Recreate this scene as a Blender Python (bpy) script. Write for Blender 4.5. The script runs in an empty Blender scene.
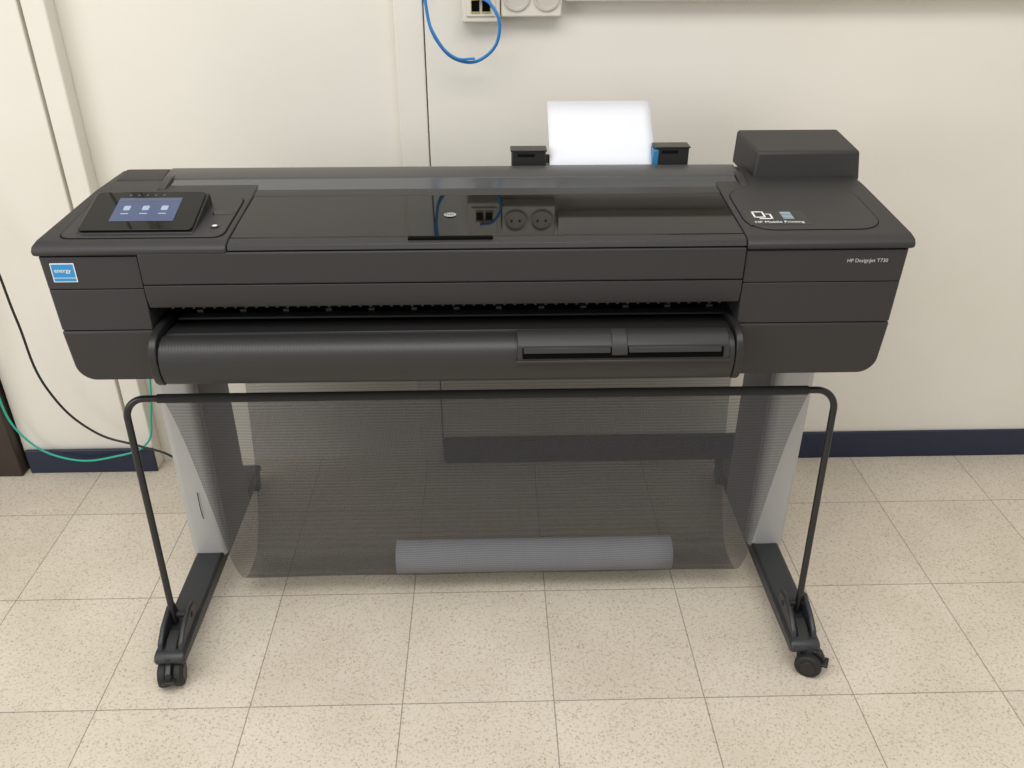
import bpy, bmesh, math
from mathutils import Vector, Matrix
scene=bpy.context.scene
scene.view_settings.view_transform='Standard'
COL=bpy.context.collection

# ---------------------------------------------------------------- materials
def newmat(name):
    m=bpy.data.materials.new(name); m.use_nodes=True
    return m, m.node_tree.nodes, m.node_tree.links, m.node_tree.nodes['Principled BSDF']
def plain(name,col,rough=.5,metal=0,spec=.5,noise=0,nscale=200,bump=0):
    m,N,L,b=newmat(name)
    b.inputs['Roughness'].default_value=rough; b.inputs['Metallic'].default_value=metal
    b.inputs['Specular IOR Level'].default_value=spec
    tc=N.new('ShaderNodeTexCoord'); n=N.new('ShaderNodeTexNoise'); n.inputs['Scale'].default_value=nscale
    L.new(tc.outputs['Object'],n.inputs['Vector'])
    mx=N.new('ShaderNodeMixRGB'); mx.inputs[1].default_value=(*[c*(1-noise) for c in col],1); mx.inputs[2].default_value=(*[min(1,c*(1+noise)) for c in col],1)
    L.new(n.outputs['Fac'],mx.inputs[0]); L.new(mx.outputs[0],b.inputs['Base Color'])
    if bump:
        bp=N.new('ShaderNodeBump'); bp.inputs['Strength'].default_value=bump; bp.inputs['Distance'].default_value=.001
        L.new(n.outputs['Fac'],bp.inputs['Height']); L.new(bp.outputs[0],b.inputs['Normal'])
    return m
BLK=plain('black_plastic',(.027,.0255,.0253),.50,spec=.42,noise=.1,nscale=900,bump=.15)
BLK2=plain('black_plastic_smooth',(.018,.0172,.0172),.36,spec=.42,noise=.05)
DARK=plain('cavity_black',(.0025,.0025,.0025),.8,spec=.05)
SEAM=plain('seam_black',(.004,.004,.004),.8,spec=.1)
GLOSS=plain('glossy_window',(.003,.003,.003),.03,spec=.30)
STRIP=plain('strip_painted_reflection',(.05,.055,.062),.14,spec=.9)  # base colour lightened and blued to carry the wall's reflection
BARM=plain('rear_bar_plastic',(.055,.054,.054),.35,noise=.05)
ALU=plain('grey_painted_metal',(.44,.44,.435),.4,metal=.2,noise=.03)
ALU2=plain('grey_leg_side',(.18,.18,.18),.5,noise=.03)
FOOT=plain('stand_dark_metal',(.026,.028,.031),.42,noise=.1)
TUBE=plain('tube_black',(.012,.012,.013),.3)
RUB=plain('rubber',(.012,.012,.012),.65,noise=.2)
WHITE=plain('white_print',(.75,.75,.75),.6)
PAPER=plain('paper_white',(.74,.75,.80),.8,noise=.01)
PAPER2=plain('paper_grey',(.52,.53,.57),.8,noise=.06,nscale=40)
OUTM=plain('outlet_cream',(.66,.62,.53),.4,noise=.02)
BLUE=plain('cable_blue',(.01,.17,.48),.45)
GREEN=plain('cable_green',(.02,.40,.30),.45)
CBLK=plain('cable_black',(.01,.01,.01),.45)
STB=plain('sticker_blue',(.02,.24,.50),.4)
TEAL=plain('blue_guide',(.03,.18,.35),.4)
WOOD=plain('dark_wood',(.035,.022,.016),.45,noise=.3,nscale=12)
BASEM=plain('baseboard_navy',(.012,.018,.045),.35,noise=.15,nscale=30)

def emis(name,col,s):
    m,N,L,b=newmat(name); b.inputs['Base Color'].default_value=(0,0,0,1)
    b.inputs['Emission Color'].default_value=(*col,1); b.inputs['Emission Strength'].default_value=s; b.inputs['Roughness'].default_value=.2
    return m
SCR=emis('lcd_screen',(.085,.12,.24),.9)
ICO=emis('lcd_icon',(.50,.58,.72),.9)

def wallmat():
    m,N,L,b=newmat('cream_wall_paint'); tc=N.new('ShaderNodeTexCoord')
    n=N.new('ShaderNodeTexNoise'); n.inputs['Scale'].default_value=2.5; n.inputs['Detail'].default_value=5
    L.new(tc.outputs['Object'],n.inputs['Vector'])
    r=N.new('ShaderNodeValToRGB'); r.color_ramp.elements[0].position=.35; r.color_ramp.elements[0].color=(.74,.705,.62,1)
    r.color_ramp.elements[1].position=.65; r.color_ramp.elements[1].color=(.775,.74,.66,1)
    L.new(n.outputs['Fac'],r.inputs[0]); L.new(r.outputs[0],b.inputs['Base Color'])
    n2=N.new('ShaderNodeTexNoise'); n2.inputs['Scale'].default_value=90
    L.new(tc.outputs['Object'],n2.inputs['Vector'])
    bp=N.new('ShaderNodeBump'); bp.inputs['Strength'].default_value=.15; bp.inputs['Distance'].default_value=.002
    L.new(n2.outputs['Fac'],bp.inputs['Height']); L.new(bp.outputs[0],b.inputs['Normal'])
    b.inputs['Roughness'].default_value=.55
    return m
WALL=wallmat()

def floormat():
    m,N,L,b=newmat('terrazzo_tiles'); tc=N.new('ShaderNodeTexCoord')
    mp=N.new('ShaderNodeMapping'); mp.inputs['Location'].default_value=(-.140,.505,0)
    L.new(tc.outputs['Object'],mp.inputs['Vector'])
    br=N.new('ShaderNodeTexBrick'); br.offset=0; br.squash=1
    br.inputs['Scale'].default_value=1; br.inputs['Brick Width'].default_value=.294; br.inputs['Row Height'].default_value=.305
    br.inputs['Mortar Size'].default_value=.0014; br.inputs['Mortar Smooth'].default_value=.3
    br.inputs['Color1'].default_value=(.675,.605,.50,1); br.inputs['Color2'].default_value=(.72,.65,.54,1); br.inputs['Mortar'].default_value=(.35,.31,.255,1)
    L.new(mp.outputs[0],br.inputs['Vector'])
    cur=br.outputs['Color']
    def mult(src,fac):
        mx=N.new('ShaderNodeMixRGB'); mx.blend_type='MULTIPLY'; mx.inputs[0].default_value=1
        L.new(cur,mx.inputs[1]); L.new(src,mx.inputs[2]); return mx.outputs[0]
    v=N.new('ShaderNodeTexVoronoi'); v.inputs['Scale'].default_value=340
    L.new(tc.outputs['Object'],v.inputs['Vector'])
    sp=N.new('ShaderNodeSeparateColor'); L.new(v.outputs['Color'],sp.inputs[0])
    r=N.new('ShaderNodeValToRGB'); e=r.color_ramp.elements
    e[0].position=.0; e[0].color=(.68,.63,.57,1); e[1].position=.09; e[1].color=(.85,.82,.78,1)
    e2=r.color_ramp.elements.new(.18); e2.color=(.97,.97,.97,1); e3=r.color_ramp.elements.new(.9); e3.color=(1.0,1.0,1.0,1)
    L.new(sp.outputs[0],r.inputs[0]); cur=mult(r.outputs[0],1)
    v=N.new('ShaderNodeTexNoise'); v.inputs['Scale'].default_value=170; v.inputs['Detail'].default_value=4
    L.new(tc.outputs['Object'],v.inputs['Vector'])
    r=N.new('ShaderNodeValToRGB'); e=r.color_ramp.elements
    e[0].position=.34; e[0].color=(.86,.83,.79,1); e[1].position=.46; e[1].color=(1,1,1,1)
    L.new(v.outputs['Fac'],r.inputs[0]); cur=mult(r.outputs[0],1)
    n=N.new('ShaderNodeTexNoise'); n.inputs['Scale'].default_value=5; n.inputs['Detail'].default_value=6
    L.new(tc.outputs['Object'],n.inputs['Vector'])
    r2=N.new('ShaderNodeValToRGB'); r2.color_ramp.elements[0].position=.3; r2.color_ramp.elements[0].color=(.90,.89,.87,1); r2.color_ramp.elements[1].position=.65; r2.color_ramp.elements[1].color=(1,1,1,1)
    L.new(n.outputs['Fac'],r2.inputs[0]); cur=mult(r2.outputs[0],1)
    L.new(cur,b.inputs['Base Color'])
    b.inputs['Roughness'].default_value=.45; b.inputs['Specular IOR Level'].default_value=.3
    return m
FLOOR=floormat()

def ribmat():
    m,N,L,b=newmat('ribbed_plastic'); b.inputs['Base Color'].default_value=(.025,.024,.0238,1); b.inputs['Roughness'].default_value=.42; b.inputs['Specular IOR Level'].default_value=.42
    tc=N.new('ShaderNodeTexCoord'); w=N.new('ShaderNodeTexWave'); w.bands_direction='X'; w.inputs['Scale'].default_value=60
    L.new(tc.outputs['Object'],w.inputs['Vector'])
    s=N.new('ShaderNodeSeparateXYZ'); L.new(tc.outputs['Object'],s.inputs[0])
    mr=N.new('ShaderNodeMapRange'); mr.inputs['From Min'].default_value=.706; mr.inputs['From Max'].default_value=.722; mr.inputs['To Min'].default_value=0.0; mr.inputs['To Max'].default_value=.35
    L.new(s.outputs[2],mr.inputs['Value'])
    bp=N.new('ShaderNodeBump'); bp.inputs['Distance'].default_value=.0008
    L.new(mr.outputs[0],bp.inputs['Strength'])
    L.new(w.outputs['Fac'],bp.inputs['Height']); L.new(bp.outputs[0],b.inputs['Normal'])
    return m
RIB=ribmat()

def meshmat():
    m,N,L,b=newmat('woven_mesh_fabric'); out=N['Material Output']
    b.inputs['Base Color'].default_value=(.055,.054,.058,1); b.inputs['Roughness'].default_value=.7
    tc=N.new('ShaderNodeTexCoord')
    w=N.new('ShaderNodeTexWave'); w.bands_direction='Z'; w.inputs['Scale'].default_value=44; w.inputs['Distortion'].default_value=1.6; w.inputs['Detail'].default_value=2; w.inputs['Detail Scale'].default_value=.6
    L.new(tc.outputs['Object'],w.inputs['Vector'])
    w2=N.new('ShaderNodeTexWave'); w2.bands_direction='X'; w2.inputs['Scale'].default_value=95
    L.new(tc.outputs['Object'],w2.inputs['Vector'])
    ad=N.new('ShaderNodeMath'); ad.operation='ADD'; L.new(w.outputs['Fac'],ad.inputs[0]); L.new(w2.outputs['Fac'],ad.inputs[1])
    mr=N.new('ShaderNodeMapRange'); mr.inputs['From Min'].default_value=0; mr.inputs['From Max'].default_value=2
    mr.inputs['To Min'].default_value=.35; mr.inputs['To Max'].default_value=.64
    L.new(ad.outputs[0],mr.inputs['Value'])
    t=N.new('ShaderNodeBsdfTransparent'); mx=N.new('ShaderNodeMixShader')
    L.new(mr.outputs[0],mx.inputs[0]); L.new(t.outputs[0],mx.inputs[1]); L.new(b.outputs[0],mx.inputs[2]); L.new(mx.outputs[0],out.inputs['Surface'])
    return m
MESH=meshmat()

# ---------------------------------------------------------------- helpers
def empty(name,loc=(0,0,0)):
    e=bpy.data.objects.new(name,None); e.location=loc; COL.objects.link(e); e.empty_display_size=.1; return e
def fin(name,bm,mat,parent=None,bevel=0,seg=3,smooth=True):
    bmesh.ops.recalc_face_normals(bm,faces=bm.faces)
    me=bpy.data.meshes.new(name); bm.to_mesh(me); bm.free()
    me.materials.append(mat)
    o=bpy.data.objects.new(name,me); COL.objects.link(o)
    if parent: o.parent=parent
    if bevel:
        md=o.modifiers.new('bevel','BEVEL'); md.width=bevel; md.segments=seg; md.limit_method='ANGLE'; md.angle_limit=math.radians(35); md.harden_normals=False
    if smooth:
        for p in me.polygons: p.use_smooth=True
        try:
            me.set_sharp_from_angle(angle=math.radians(40))
        except Exception: pass
    return o
def box(name,x0,x1,y0,y1,z0,z1,mat,parent=None,bevel=0,seg=3,big=None,mtx=None):
    """big: list of (test(edge_mid,dir), offset, segs) bevelled first"""
    bm=bmesh.new(); bmesh.ops.create_cube(bm,size=1)
    for v in bm.verts: v.co=Vector(((x0+x1)/2+v.co.x*(x1-x0),(y0+y1)/2+v.co.y*(y1-y0),(z0+z1)/2+v.co.z*(z1-z0)))
    if big:
        for test,off,sg in big:
            es=[e for e in bm.edges if test((e.verts[0].co+e.verts[1].co)/2,(e.verts[1].co-e.verts[0].co).normalized())]
            if es: bmesh.ops.bevel(bm,geom=es,offset=off,segments=sg,affect='EDGES',profile=.5)
    if mtx is not None: bmesh.ops.transform(bm,matrix=mtx,verts=bm.verts)
    return fin(name,bm,mat,parent,bevel,seg)
def prism(name,prof,x0,x1,mat,parent=None,bevel=0,seg=3):
    """extrude (y,z) profile along x; x0/x1 may be functions of y"""
    f0=x0 if callable(x0) else (lambda y:x0); f1=x1 if callable(x1) else (lambda y:x1)
    bm=bmesh.new()
    A=[bm.verts.new((f0(y),y,z)) for y,z in prof]; B=[bm.verts.new((f1(y),y,z)) for y,z in prof]
    n=len(prof); bm.faces.new(A); bm.faces.new(B[::-1])
    for i in range(n): bm.faces.new((A[i],A[(i+1)%n],B[(i+1)%n],B[i]))
    return fin(name,bm,mat,parent,bevel,seg)
def plate(name,pts,th,mat,parent=None,bevel=0):
    """polygon pts (x,y,z) extruded along its normal by th"""
    bm=bmesh.new(); V=[bm.verts.new(p) for p in pts]; f=bm.faces.new(V); bm.normal_update()
    n=f.normal.copy()
    if n.z<0 or (abs(n.z)<.01 and n.y>0): n=-n
    r=bmesh.ops.extrude_face_region(bm,geom=[f]); vs=[g for g in r['geom'] if isinstance(g,bmesh.types.BMVert)]
    bmesh.ops.translate(bm,vec=n*th,verts=vs)
    return fin(name,bm,mat,parent,bevel,2)
def rrect(u0,u1,v0,v1,r,n=6):
    P=[]
    for cx,cy,a0 in ((u1-r,v1-r,0),(u0+r,v1-r,90),(u0+r,v0+r,180),(u1-r,v0+r,270)):
        for i in range(n+1):
            a=math.radians(a0+90*i/n); P.append((cx+r*math.cos(a),cy+r*math.sin(a)))
    return P
def cyl(name,p0,p1,r,mat,parent=None,seg=24,bevel=0,r2=None):
    p0=Vector(p0);p1=Vector(p1);d=p1-p0
    bm=bmesh.new(); bmesh.ops.create_cone(bm,cap_ends=True,segments=seg,radius1=r,radius2=r if r2 is None else r2,depth=d.length)
    M=Matrix.Translation((p0+p1)/2)@d.to_track_quat('Z','Y').to_matrix().to_4x4()
    bmesh.ops.transform(bm,matrix=M,verts=bm.verts)
    return fin(name,bm,mat,parent,bevel,2)
def tube(name,pts,r,mat,parent=None,kind='BEZIER',cyclic=False):
    cu=bpy.data.curves.new(name,'CURVE'); cu.dimensions='3D'; cu.bevel_depth=r; cu.bevel_resolution=4; cu.use_fill_caps=True; cu.resolution_u=16
    if kind=='BEZIER':
        s=cu.splines.new('BEZIER'); s.bezier_points.add(len(pts)-1)
        for bp_,p in zip(s.bezier_points,pts): bp_.co=p; bp_.handle_left_type=bp_.handle_right_type='AUTO'
    else:
        s=cu.splines.new('POLY'); s.points.add(len(pts)-1)
        for q,p in zip(s.points,pts): q.co=(*p,1)
    s.use_cyclic_u=cyclic
    tmp=bpy.data.objects.new(name+'_c',cu); COL.objects.link(tmp)
    dg=bpy.context.evaluated_depsgraph_get(); dg.update()
    me=bpy.data.meshes.new_from_object(tmp.evaluated_get(dg)); me.name=name
    bpy.data.objects.remove(tmp); me.materials.clear(); me.materials.append(mat)
    for p in me.polygons: p.use_smooth=True
    o=bpy.data.objects.new(name,me); COL.objects.link(o)
    if parent: o.parent=parent
    return o
def text(name,body,size,loc,rot,mat,parent):
    cu=bpy.data.curves.new(name,'FONT'); cu.body=body; cu.size=size; cu.extrude=.0001
    tmp=bpy.data.objects.new(name+'_c',cu); COL.objects.link(tmp)
    dg=bpy.context.evaluated_depsgraph_get(); dg.update()
    me=bpy.data.meshes.new_from_object(tmp.evaluated_get(dg)); bpy.data.objects.remove(tmp)
    me.materials.clear(); me.materials.append(mat)
    o=bpy.data.objects.new(name,me); COL.objects.link(o); o.location=loc; o.rotation_euler=rot; o.parent=parent
    return o

# ---------------------------------------------------------------- room
box('floor',-3.2,3.2,-4.2,.1,-.1,0,FLOOR)
box('wall_back',-3.2,3.2,.040,.16,0,2.7,WALL)
box('trim_1',-1.235,-.945,-.0,.040,0,2.7,WALL,bevel=.003)
box('trim_2',-.935,-.885,-.006,.040,0,2.7,WALL,bevel=.004)
box('trim_3',-.172,-.1095,.014,.040,0,2.7,WALL,bevel=.003)
box('trim_4',-.1065,3.2,.010,.040,0,2.7,WALL,bevel=.002)
box('trim_5',.19,3.2,-.03,.0095,1.1735,1.25,WALL,bevel=.003)
box('baseboard_back',-.106,3.2,.002,.0095,0,.084,BASEM,bevel=.003)
box('baseboard_left',-1.225,-.885,-.016,-.0065,0,.073,BASEM,bevel=.003)
d=empty('door_1')
box('door_frame',-1.33,-1.240,-.03,.0395,0,2.05,WOOD,d,.004)
box('door_leaf',-2.15,-1.335,-.01,.0395,0.005,2.03,WOOD,d,.003)

# ---------------------------------------------------------------- outlet
o=empty('wall_outlet')
box('data_plate',-.026,.054,-.032,.0095,1.133,1.225,OUTM,o,.004)
box('data_insert',-.016,.044,-.036,-.031,1.145,1.215,OUTM,o,.002)
JY=plain('jack_yellow',(.42,.36,.14),.5)
for i,x in enumerate((-.006,.016)):
    box('jack_frame_%d'%i,x-.0005,x+.0185,-.0385,-.035,1.152,1.182,JY,o,.001)
    box('jack_%d'%i,x+.001,x+.017,-.040,-.037,1.1555,1.1765,DARK,o,.001)
box('socket_plate',.056,.182,-.030,.0095,1.143,1.223,OUTM,o,.004)
SKG=plain('socket_grey',(.50,.47,.41),.5)
for i,x in enumerate((.088,.150)):
    bm=bmesh.new(); seg=32
    rings=[[bm.verts.new((x+rr*math.cos(2*math.pi*k/seg),yy,1.183+rr*math.sin(2*math.pi*k/seg))) for k in range(seg)] for rr,yy in ((.028,-.030),(.0275,-.0345),(.0235,-.0345),(.022,-.0305))]
    for a,b in zip(rings,rings[1:]):
        for k in range(seg): bm.faces.new((a[k],a[(k+1)%seg],b[(k+1)%seg],b[k]))
    bm.faces.new(rings[-1]); fin('socket_ring_%d'%i,bm,SKG,o)
    for s in (-1,1): cyl('pin_%d_%d'%(i,s),(x+s*.0095,-.029,1.183),(x+s*.0095,-.032,1.183),.0028,DARK,o,12)
bn=empty('blue_network_cable')
tube('cable_run_1',[(.005,-.042,1.185),(.035,-.055,1.17),(.052,-.06,1.12),(.02,-.05,1.068),(-.03,-.045,1.06),(-.078,-.045,1.10),(-.098,-.04,1.165),(-.095,-.035,1.26),(-.09,-.03,1.45)],.0033,BLUE,bn)
tube('cable_run_2',[(-.115,-.02,1.45),(-.105,-.02,1.25),(-.100,-.035,1.17),(-.082,-.05,1.112),(-.040,-.055,1.068),(-.0,-.055,1.066)],.0025,BLUE,bn)
tube('green_network_cable',[(-1.20,-.036,.60),(-1.205,-.036,.44),(-1.230,-.036,.28),(-1.20,-.030,.12),(-1.11,-.028,.055),(-.98,-.028,.06),(-.89,-.028,.10),(-.86,-.030,.19),(-.84,-.030,.3)],.0028,GREEN)
tube('black_power_cable',[(-1.16,-.060,.80),(-1.125,-.060,.66),(-1.11,-.060,.48),(-1.085,-.060,.28),(-1.0,-.062,.16),(-.89,-.065,.115),(-.82,-.07,.09),(-.76,-.075,.03),(-.71,-.08,.0032),(-.66,-.06,.0032)],.0030,CBLK)

# ---------------------------------------------------------------- printer
P=empty('large_format_printer',(0,0,0))
XL,XR=-.694,.711          # body sides
CL,CR=-.535,.442          # centre opening
fx0=lambda y:-.699+(y+.655)*.075
fx1=lambda y:.716-(y+.655)*.005
core=[(-.635,.768),(-.635,.862),(-.27,.862),(-.262,.70),(-.30,.655),(-.54,.655),(-.54,.768)]
prism('core',core,XL+.03,XR-.03,SEAM,P)
def side(tag,x0,x1,outer):
    def xo(z):
        f=(.862-z)/(.862-.632); return (x0+.009*f) if outer<0 else (x1-.009*f)
    zb_=.632 if outer<0 else .628
    for nm,z0,z1,y0 in (('upper',.8065,.8615,-.6515),('middle',.7325,.8052,-.6515),('lower',zb_,.7312,-.6515)):
        bm=bmesh.new(); bmesh.ops.create_cube(bm,size=1)
        for v in bm.verts:
            z=z0 if v.co.z<0 else z1
            y=y0 if v.co.y<0 else -.265
            if nm=='lower' and v.co.z<0 and v.co.y<0: y+=.008
            isout=(v.co.x<0)==(outer<0)
            x=xo(z) if isout else (x1 if outer<0 else x0)
            v.co=Vector((x,y,z))
        if nm=='lower':
            es=[e for e in bm.edges if abs((e.verts[0].co-e.verts[1].co).normalized().y)>.9 and (e.verts[0].co.z+e.verts[1].co.z)/2<.68 and ((e.verts[0].co.x<x0+.03) if outer<0 else (e.verts[0].co.x>x1-.03))]
            bmesh.ops.bevel(bm,geom=es,offset=.030,segments=8,affect='EDGES',profile=.5)
        es=[e for e in bm.edges if abs((e.verts[0].co-e.verts[1].co).normalized().z)>.9 and max(e.verts[0].co.y,e.verts[1].co.y)<-.5 and ((e.verts[0].co.x<x0+.03) if outer<0 else (e.verts[0].co.x>x1-.03))]
        if nm!='lower' and es: bmesh.ops.bevel(bm,geom=es,offset=.008,segments=5,affect='EDGES',profile=.5)
        fin('%s_%s_panel'%(tag,nm),bm,BLK,P,.0014 if nm!='lower' else .005,3)
side('left',XL,CL-.0015,-1); side('right',CR+.0015,XR,1)

# top caps
capprof=[(-.648,.8622),(-.656,.866),(-.657,.873),(-.651,.880),(-.634,.8845),(-.46,.899),(-.42,.902),(-.31,.905),(-.275,.893),(-.262,.863)]
prism('top_cap_left',capprof,fx0,-.3925,BLK,P,.004,4)
prism('top_cap_right',capprof,.4425,fx1,BLK,P,.004,4)
prism('front_lip',[(-.645,.869),(-.655,.871),(-.651,.8795),(-.634,.8835),(-.625,.8835),(-.62,.869)],-.391,.441,BLK,P,.0012,2)
def zt(y): return .8845+(y+.634)*(.0145/.174)
win=[(-.6325,zt(-.6325)-.012),(-.6325,zt(-.6325)),(-.46,zt(-.46)),(-.46,zt(-.46)-.012)]
prism('glossy_lid',win,-.3905,.4405,GLOSS,P,.0015,2)
prism('lid_rear_frame',[(-.459,.885),(-.459,.8992),(-.428,.9015),(-.424,.899),(-.424,.885)],-.391,.441,BLK,P,.001,2)
prism('rear_glossy_strip',[(-.4235,.885),(-.4235,.8990),(-.378,.9060),(-.378,.885)],-.556,.486,STRIP,P)
prism('rear_bar',[(-.377,.880),(-.377,.9065),(-.372,.9085),(-.325,.9125),(-.315,.911),(-.28,.89),(-.28,.87)],-.575,.497,BARM,P,.0012,2)
prism('rear_bar_left_cap',[(-.372,.880),(-.372,.9045),(-.325,.9115),(-.318,.91),(-.28,.89),(-.28,.87)],lambda y:-.664+(y+.372)*.1,-.577,BLK,P,.003,2)
for i,x in enumerate((-.572,.487)):
    prism('rear_bar_hinge_%d'%i,[(-.424,.885),(-.424,.903),(-.377,.911),(-.36,.911),(-.36,.885)],x,x+.016,BLK2,P,.002,2)
box('lid_handle',-.105,.032,-.6425,-.6325,.8780,.8855,DARK,P,.002,2)
# front flap
box('flap_upper',CL,CR,-.6555,-.60,.8135,.8685,BLK,P,.003,3)
prism('flap_lower',[(-.60,.812),(-.6545,.812),(-.6535,.790),(-.649,.771),(-.640,.7685),(-.60,.7685)],CL,CR,BLK,P,.0012,2)
prism('flap_top_seam',[(-.64,.866),(-.652,.8685),(-.64,.872)],CL,-.39,SEAM,P)
# paper exit cavity
box('cavity_floor',CL,CR,-.655,-.54,.700,.722,DARK,P)
box('cavity_back',CL,CR,-.545,-.535,.72,.772,DARK,P)
box('platen_strip',CL+.03,CR-.01,-.618,-.598,.734,.738,BLK2,P,.001,1)
bm=bmesh.new()
for i in range(54):
    x=-.50+i*.0172
    r=bmesh.ops.create_cube(bm,size=1)
    for v in r['verts']: v.co=Vector((x+v.co.x*.004,-.640+v.co.y*.006,.7674+v.co.z*.0025))
fin('exit_teeth',bm,BLK2,P)
bm=bmesh.new()
for i in range(13):
    x=-.47+i*.073
    bmesh.ops.create_cone(bm,cap_ends=True,segments=16,radius1=.005,radius2=.005,depth=.010,matrix=Matrix.Translation((x,-.600,.743))@Matrix.Rotation(math.pi/2,4,'Y'))
fin('star_wheels',bm,plain('roller_grey',(.012,.012,.012),.4),P)
# output tray / roll cover
tray=[(-.56,.712),(-.652,.7235),(-.668,.7265),(-.681,.7245),(-.694,.717),(-.702,.704),(-.704,.690),(-.703,.676),(-.697,.657),(-.686,.647),(-.665,.643),(-.56,.643)]
prism('output_tray_cover',tray,-.519,.432,RIB,P,.0015,2)
tc2=[(-.56,.735),(-.645,.7385),(-.674,.7365),(-.690,.730),(-.701,.717),(-.706,.700),(-.705,.676),(-.699,.657),(-.688,.646),(-.665,.642),(-.56,.642)]
prism('tray_end_left',tc2,-.533,-.520,BLK2,P,.002,2)
prism('tray_end_right',tc2,.433,.4455,BLK2,P,.002,2)
prism('tray_ledge',[(-.60,.722),(-.645,.7270),(-.656,.7275),(-.658,.7225),(-.60,.720)],-.515,.432,BLK2,P,.001,1)
hx0,hx1=.070,.420
prism('tray_inset_frame',[(-.655,.7265),(-.676,.7350),(-.692,.7315),(-.705,.720),(-.7085,.702),(-.7085,.694),(-.69,.694),(-.655,.71)],hx0,hx1,BLK,P,.0012,2)
prism('tray_inset_recess',[(-.70,.7185),(-.7072,.7165),(-.7096,.703),(-.7096,.699),(-.70,.6985)],hx0+.008,hx1-.010,DARK,P)
prism('tray_inset_bar',[(-.70,.7185),(-.7080,.7180),(-.7112,.7090),(-.70,.7090)],hx0+.010,hx0+.153,BLK,P,.0008,1)
prism('tray_inset_bar_b',[(-.70,.7185),(-.7080,.7180),(-.7112,.7090),(-.70,.7090)],hx0+.183,hx1-.014,BLK,P,.0008,1)
prism('tray_latch',[(-.66,.7285),(-.677,.7375),(-.694,.734),(-.7075,.720),(-.7115,.708),(-.7115,.7045),(-.69,.70)],hx0+.155,hx0+.181,BLK,P,.0015,2)
box('tray_front_ledge',hx0-.003,hx1+.003,-.711,-.69,.6905,.6955,BLK,P,.001,1)

# control panel pod
def onTop(y): return zt(y)
plate('control_pod_groove',[(x,y,onTop(y)-.0025) for x,y in rrect(-.666,-.401,-.632,-.466,.019)],.003,SEAM,P)
plate('control_pod',[(x,y,onTop(y)-.002) for x,y in rrect(-.664,-.403,-.630,-.468,.018)],.0042,BLK,P,.0012)
scr=empty('control_panel'); scr.parent=P
th=math.atan2(.030,.108); cy,cz=-.617,.8880
def T(u,v,h):
    return (u,cy+v*math.cos(th)-h*math.sin(th),cz+v*math.sin(th)+h*math.cos(th))
LW=.116
pr=[(cy-.001,cz-.004),(cy-.002,cz+.001),(cy+LW*math.cos(th),cz+LW*math.sin(th)+.002),(cy+LW*math.cos(th)+.006,cz+LW*math.sin(th)-.006),(cy+LW*math.cos(th)+.008,cz-.002)]
prism('panel_wedge',pr,-.640,-.452,BLK2,scr,.002,3)
plate('touch_glass',[T(u,v,.0025) for u,v in rrect(-.6375,-.4545,.002,LW-.002,.008)],.0032,GLOSS,scr,.001)
plate('display',[T(u,v,.0059) for u,v in rrect(-.594,-.490,.026,.094,.001)],.0004,SCR,scr)
for i,u in enumerate((-.580,-.549,-.518)):
    plate('icon_%d'%i,[T(a,b_,.0064) for a,b_ in rrect(u,u+.011,.057,.070,.002)],.0002,ICO,scr)
    plate('icon_label_%d'%i,[T(a,b_,.0064) for a,b_ in rrect(u-.001,u+.012,.046,.0485,.001)],.0002,ICO,scr)
plate('display_header',[T(a,b_,.0064) for a,b_ in rrect(-.592,-.492,.084,.092,.001)],.0002,emis('hdr',(.16,.20,.30),.6),scr)
KEY=emis('key',(.35,.35,.38),.35)
for i in range(5):
    plate('key_%d'%i,[T(a,b_,.0059) for a,b_ in rrect(-.581+i*.014,-.577+i*.014,.101,.104,.001)],.0002,KEY,scr)
zb=onTop(-.585)+.0022
cyl('home_button',(-.424,-.592,zb-.002),(-.424,-.592,zb+.0012),.0040,plain('button_white',(.8,.8,.8),.4),P,20)
cyl('button_ring',(-.424,-.592,zb-.002),(-.424,-.592,zb+.0006),.0075,BLK2,P,20)
plate('button_slot',[(x,y,onTop(y)+.002) for x,y in rrect(-.441,-.407,-.545,-.525,.003)],.0006,GLOSS,P)

# right cap : oval lid outline
plate('ink_lid_groove',[(x,y,onTop(y)-.002) for x,y in rrect(.452,.680,-.622,-.440,.045)],.0027,SEAM,P)
plate('ink_lid',[(x,y,onTop(y)-.002) for x,y in rrect(.4535,.6785,-.6205,-.4415,.0435)],.0036,BLK,P,.001)
# raised rear housing
bm=bmesh.new()
lo=[(.520,-.378),(.726,-.374),(.728,-.235),(.518,-.235)]; hi=[(.526,-.371),(.720,-.367),(.722,-.236),(.520,-.236)]
A=[bm.verts.new((x,y,.893)) for x,y in lo]; B=[bm.verts.new((x,y,z)) for (x,y),z in zip(hi,(.949,.949,.959,.959))]
bm.faces.new(A[::-1]); bm.faces.new(B)
for i in range(4): bm.faces.new((A[i],A[(i+1)%4],B[(i+1)%4],B[i]))
fin('raised_rear_housing',bm,BLK,P,.006,4)
def lab(name,x0,x1,y0,y1,mat,h=.0024): plate(name,[(x,y,onTop(y)+h) for x,y in ((x0,y0),(x1,y0),(x1,y1),(x0,y1))],.0004,mat,P)
RX=math.atan2(.0145,.174)
lab('label_black',.458,.560,-.604,-.545,BLK2,.0015)
for (a,b_,c,d_) in ((.472,.492,-.575,-.572),(.472,.492,-.553,-.550),(.472,.475,-.575,-.550),(.489,.492,-.575,-.550),(.480,.503,-.581,-.578),(.500,.503,-.581,-.560),(.494,.503,-.562,-.560)):
    lab('pictogram',a,b_,c,d_,WHITE,.002)
QR=plain('qr',(.38,.45,.53),.6)
for i in range(5):
    lab('qr',.520,.538,-.580+i*.006,-.577+i*.006,QR,.002)
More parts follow.
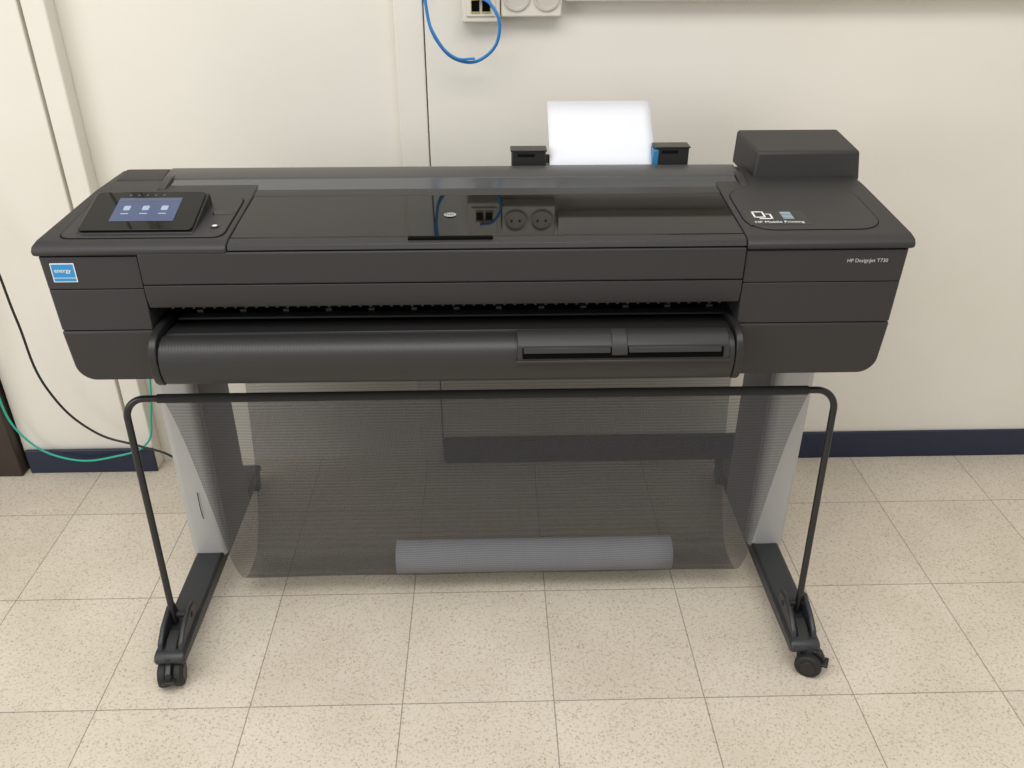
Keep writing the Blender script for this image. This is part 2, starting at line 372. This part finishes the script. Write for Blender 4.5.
text('label_text','HP Mobile Printing',.0108,(.468,-.597,onTop(-.597)+.0023),(RX,0,0),WHITE,P)
text('brand_text','HP DesignJet T730',.0088,(.610,-.6522,.8405),(math.pi/2,0,0),plain('brand_grey',(.5,.5,.5),.5),P)
cyl('logo_disc',(-.040,-.548,zt(-.548)+.0003),(-.040,-.548,zt(-.548)+.0008),.0105,plain('logo_grey',(.35,.35,.37),.4),P,32)
text('logo_text','hp',.015,(-.0485,-.552,zt(-.552)+.001),(RX,0,math.radians(-3)),BLK2,P)
# efficiency sticker
box('sticker_white',-.6765,-.6385,-.6527,-.6514,.8195,.8515,WHITE,P)
box('sticker_blue',-.6750,-.6400,-.6531,-.6526,.8275,.8500,STB,P)
box('sticker_base',-.6750,-.6400,-.6531,-.6526,.8210,.8262,STB,P)
text('sticker_text','energy',.0098,(-.6715,-.6534,.8365),(math.pi/2,0,0),WHITE,P)

# rear sheet-feed tray
box('sheet_tray_base',.085,.41,-.29,-.262,.865,.903,BLK2,P,.003)
M=Matrix.Translation((.245,-.27,.88))@Matrix.Rotation(math.radians(-48),4,'X')@Matrix.Translation((-.245,.27,-.88))
box('sheet_tray_back',.085,.405,-.268,-.262,.87,.93,BLK2,P,.002,mtx=M)
for nm,x0,x1,zt_ in (('sheet_guide_left',.071,.138,.932),('sheet_guide_right',.352,.418,.937)):
    box(nm,x0,x1,-.285,-.250,.86,zt_,BLK2,P,.003)
    box(nm+'_slot',x0+.012,x1-.022,-.2865,-.28,zt_-.012,zt_-.006,SEAM,P,.001)
    box(nm+'_lip',x0-.002,x1+.002,-.287,-.25,zt_-.002,zt_+.001,BLK2,P,.001)
box('sheet_guide_blue',.347,.358,-.2885,-.25,.90,.932,TEAL,P,.002)

# ---- stand
S=empty('stand'); S.parent=P
for tag,x0,x1,fx,fw in (('left',-.649,-.573,-.610,.030),('right',.607,.686,.643,.030)):
    big=[(lambda m,dd: abs(dd.z)>.9 and m.y<-.4,.018,6),(lambda m,dd: abs(dd.z)>.9 and m.y>-.3,.018,6)]
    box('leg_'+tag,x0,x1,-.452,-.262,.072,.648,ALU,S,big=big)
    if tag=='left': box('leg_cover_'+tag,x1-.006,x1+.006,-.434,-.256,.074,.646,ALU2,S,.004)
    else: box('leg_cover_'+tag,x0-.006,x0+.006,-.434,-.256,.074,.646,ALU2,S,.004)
    fp=[(-.748,.050),(-.752,.064),(-.742,.074),(-.60,.080),(-.44,.082),(-.24,.082),(-.11,.076),(-.085,.066),(-.085,.052),(-.20,.046),(-.60,.046)]
    prism('foot_'+tag,fp,fx-fw,fx+fw,FOOT,S,.006,3)
    for s in (-1,1):
        prism('socket_%s_%d'%(tag,s),[(-.735,.07),(-.728,.088),(-.70,.105),(-.655,.118),(-.635,.112),(-.625,.075)],fx+s*.020-.005,fx+s*.020+.005,FOOT,S,.003,2)
    cyl('socket_pin_'+tag,(fx-.026,-.66,.100),(fx+.026,-.66,.100),.006,RUB,S,16)
    prism('socket_wedge_'+tag,[(-.74,.07),(-.715,.086),(-.69,.09),(-.68,.07)],fx-.012,fx+.012,RUB,S,.003,2)
    for k,(yy,dx,ang) in enumerate(((-.745,(-.002 if tag=='left' else .014),(.12 if tag=='left' else 1.1)),(-.105,0,.1))):
        cx=fx+dx
        c=empty('caster_%s_%d'%(tag,k),(cx,yy,0)); c.parent=S; c.rotation_euler=(0,0,ang)
        for s in (-1,1):
            cyl('wheel_%d'%s,(s*.006,0,.026),(s*.023,0,.026),.026,RUB,c,32,.004)
            cyl('hub_%d'%s,(s*.022,0,.026),(s*.0245,0,.026),.015,BLK2,c,24,.001)
        cyl('axle',(-.02,0,.026),(.02,0,.026),.005,ALU2,c,12)
        prism('hood',[(-.030,.030),(-.026,.048),(-.010,.058),(.012,.056),(.022,.044),(.020,.036),(.0,.044),(-.018,.036)],-.0055,.0055,BLK2,c,.002,2)
        cyl('stem',(0,.004,.045),(0,.004,.068),.010,FOOT,c,16)
        box('brake',-.013,.013,-.036,-.020,.030,.036,BLK2,c,.002)
box('stand_crossbar',-.60,.63,-.40,-.31,.60,.642,FOOT,S,.004)
cyl('leg_knob',(.652,-.4515,.588),(.652,-.456,.588),.005,DARK,S,16)
cyl('leg_knob_b',(-.612,-.4515,.588),(-.612,-.456,.588),.005,DARK,S,16)
tube('leg_clip_wire',[(-.607,-.4545,.25),(-.607,-.4555,.20),(-.606,-.4545,.18)],.0008,DARK,S)

# ---- bin frame tube
def arc(c,r,a0,a1,n,fn):
    return [fn(c[0]+r*math.cos(math.radians(a0+(a1-a0)*i/n)),c[1]+r*math.sin(math.radians(a0+(a1-a0)*i/n))) for i in range(n+1)]
zb0,zb1=.095,.562; yb0,yb1=-.664,-.587
def fn(x,z): return (x,yb0+(yb1-yb0)*(z-zb0)/(zb1-zb0),z)
xl,xr,r=-.645,.668,.036
pts=[fn(-.618,zb0-.01),fn(-.622,.12)]+arc((xl+r,zb1-r),r,180,90,10,fn)+arc((xr-r,zb1-r),r,90,0,10,fn)+[fn(.650,.12),fn(.647,zb0-.01)]
tube('bin_frame',pts,.0066,TUBE,S,'POLY')
tube('bin_sleeve',[fn(-.585,zb1),fn(.615,zb1)],.0085,plain('sleeve_cloth',(.02,.02,.02),.9,noise=.3,nscale=400),S,'POLY')
# ---- mesh catch bin (one continuous hanging sheet)
path=[(-.588,.560),(-.592,.535),(-.583,.46),(-.570,.36),(-.556,.26),(-.545,.17),(-.532,.105),(-.512,.062),(-.480,.043),(-.43,.040),(-.38,.052),(-.33,.095),(-.29,.17),(-.265,.28),(-.252,.42),(-.250,.55),(-.250,.64)]
def crom(p,n=5):
    out=[]
    for i in range(len(p)-1):
        a=p[max(i-1,0)];b_=p[i];c=p[i+1];d_=p[min(i+2,len(p)-1)]
        for k in range(n):
            t=k/n
            out.append(tuple(.5*((2*b_[j])+(-a[j]+c[j])*t+(2*a[j]-5*b_[j]+4*c[j]-d_[j])*t*t+(-a[j]+3*b_[j]-3*c[j]+d_[j])*t**3) for j in range(2)))
    out.append(p[-1]); return out
pp=crom(path)
bm=bmesh.new(); rows=[]; NX=48
for i,(y,z) in enumerate(pp):
    f=i/(len(pp)-1)
    ins=0
    if f<.45: ins=.055*(1-f/.45)**1.5
    elif f>.6: ins=.010*math.sin((f-.6)/.4*math.pi)
    x0=-.522-ins; x1=.566+ins
    row=[]
    for k in range(NX+1):
        x=x0+(x1-x0)*k/NX
        w=.004*math.sin(x*17+z*9)*math.sin(min(1,f*2)*math.pi) if .03<f<.97 else 0
        row.append(bm.verts.new((x,y+w,z)))
    rows.append(row)
for a,b_ in zip(rows,rows[1:]):
    for k in range(NX): bm.faces.new((a[k],a[k+1],b_[k+1],b_[k]))
fin('mesh_bin',bm,MESH,S)
# ---------------------------------------------------------------- papers
def sheet(name,prof,x0,x1,mat,curl=0):
    bm=bmesh.new(); R_=[]
    for y,z in prof:
        R_.append([bm.verts.new((x0+(x1-x0)*k/12,y+curl*math.sin(math.pi*k/12),z)) for k in range(13)])
    for a,b_ in zip(R_,R_[1:]):
        for k in range(12): bm.faces.new((a[k],a[k+1],b_[k+1],b_[k]))
    o=fin(name,bm,mat); md=o.modifiers.new('s','SOLIDIFY'); md.thickness=.0006; return o
sheet('paper_sheet',[(-.300,.882),(-.27,.918),(-.24,.945),(-.20,.975),(-.165,1.001)],.146,.353,PAPER)
# print curled up in the bottom of the bin : open roll lying along X
pc=[]
cyr,czr,rr=-.480,.0835,.040
for i in range(32):
    a=math.radians(60+i*11.0); q=rr-.00025*i
    pc.append((cyr+q*math.cos(a)*.95,czr+q*math.sin(a)))
sheet('rolled_print',pc,-.188,.420,PAPER2)

# ---------------------------------------------------------------- lights
def area(name,loc,rot,sx,sy,e,col=(1,1,1)):
    l=bpy.data.lights.new(name,'AREA'); l.shape='RECTANGLE'; l.size=sx; l.size_y=sy; l.energy=e; l.color=col
    ob=bpy.data.objects.new(name,l); COL.objects.link(ob); ob.location=loc; ob.rotation_euler=rot; return ob
area('ceiling_light',(-.3,-1.7,2.65),(0,0,0),3.0,1.2,54,(1,.99,.96))
area('window_light',(-2.9,-2.6,1.6),(math.radians(80),0,math.radians(-60)),1.8,1.4,32,(.95,.97,1))
w=bpy.data.worlds.new('world'); scene.world=w; w.use_nodes=True
bg=w.node_tree.nodes['Background']; bg.inputs[0].default_value=(1,.99,.97,1); bg.inputs[1].default_value=.65

# ---------------------------------------------------------------- camera
cd=bpy.data.cameras.new('camera'); co=bpy.data.objects.new('camera',cd); COL.objects.link(co)
cd.sensor_width=36; cd.lens=860/1024*36
co.location=(.028,-1.96,1.36); co.rotation_euler=(math.radians(60.5),0,math.radians(-1.5))
scene.camera=co
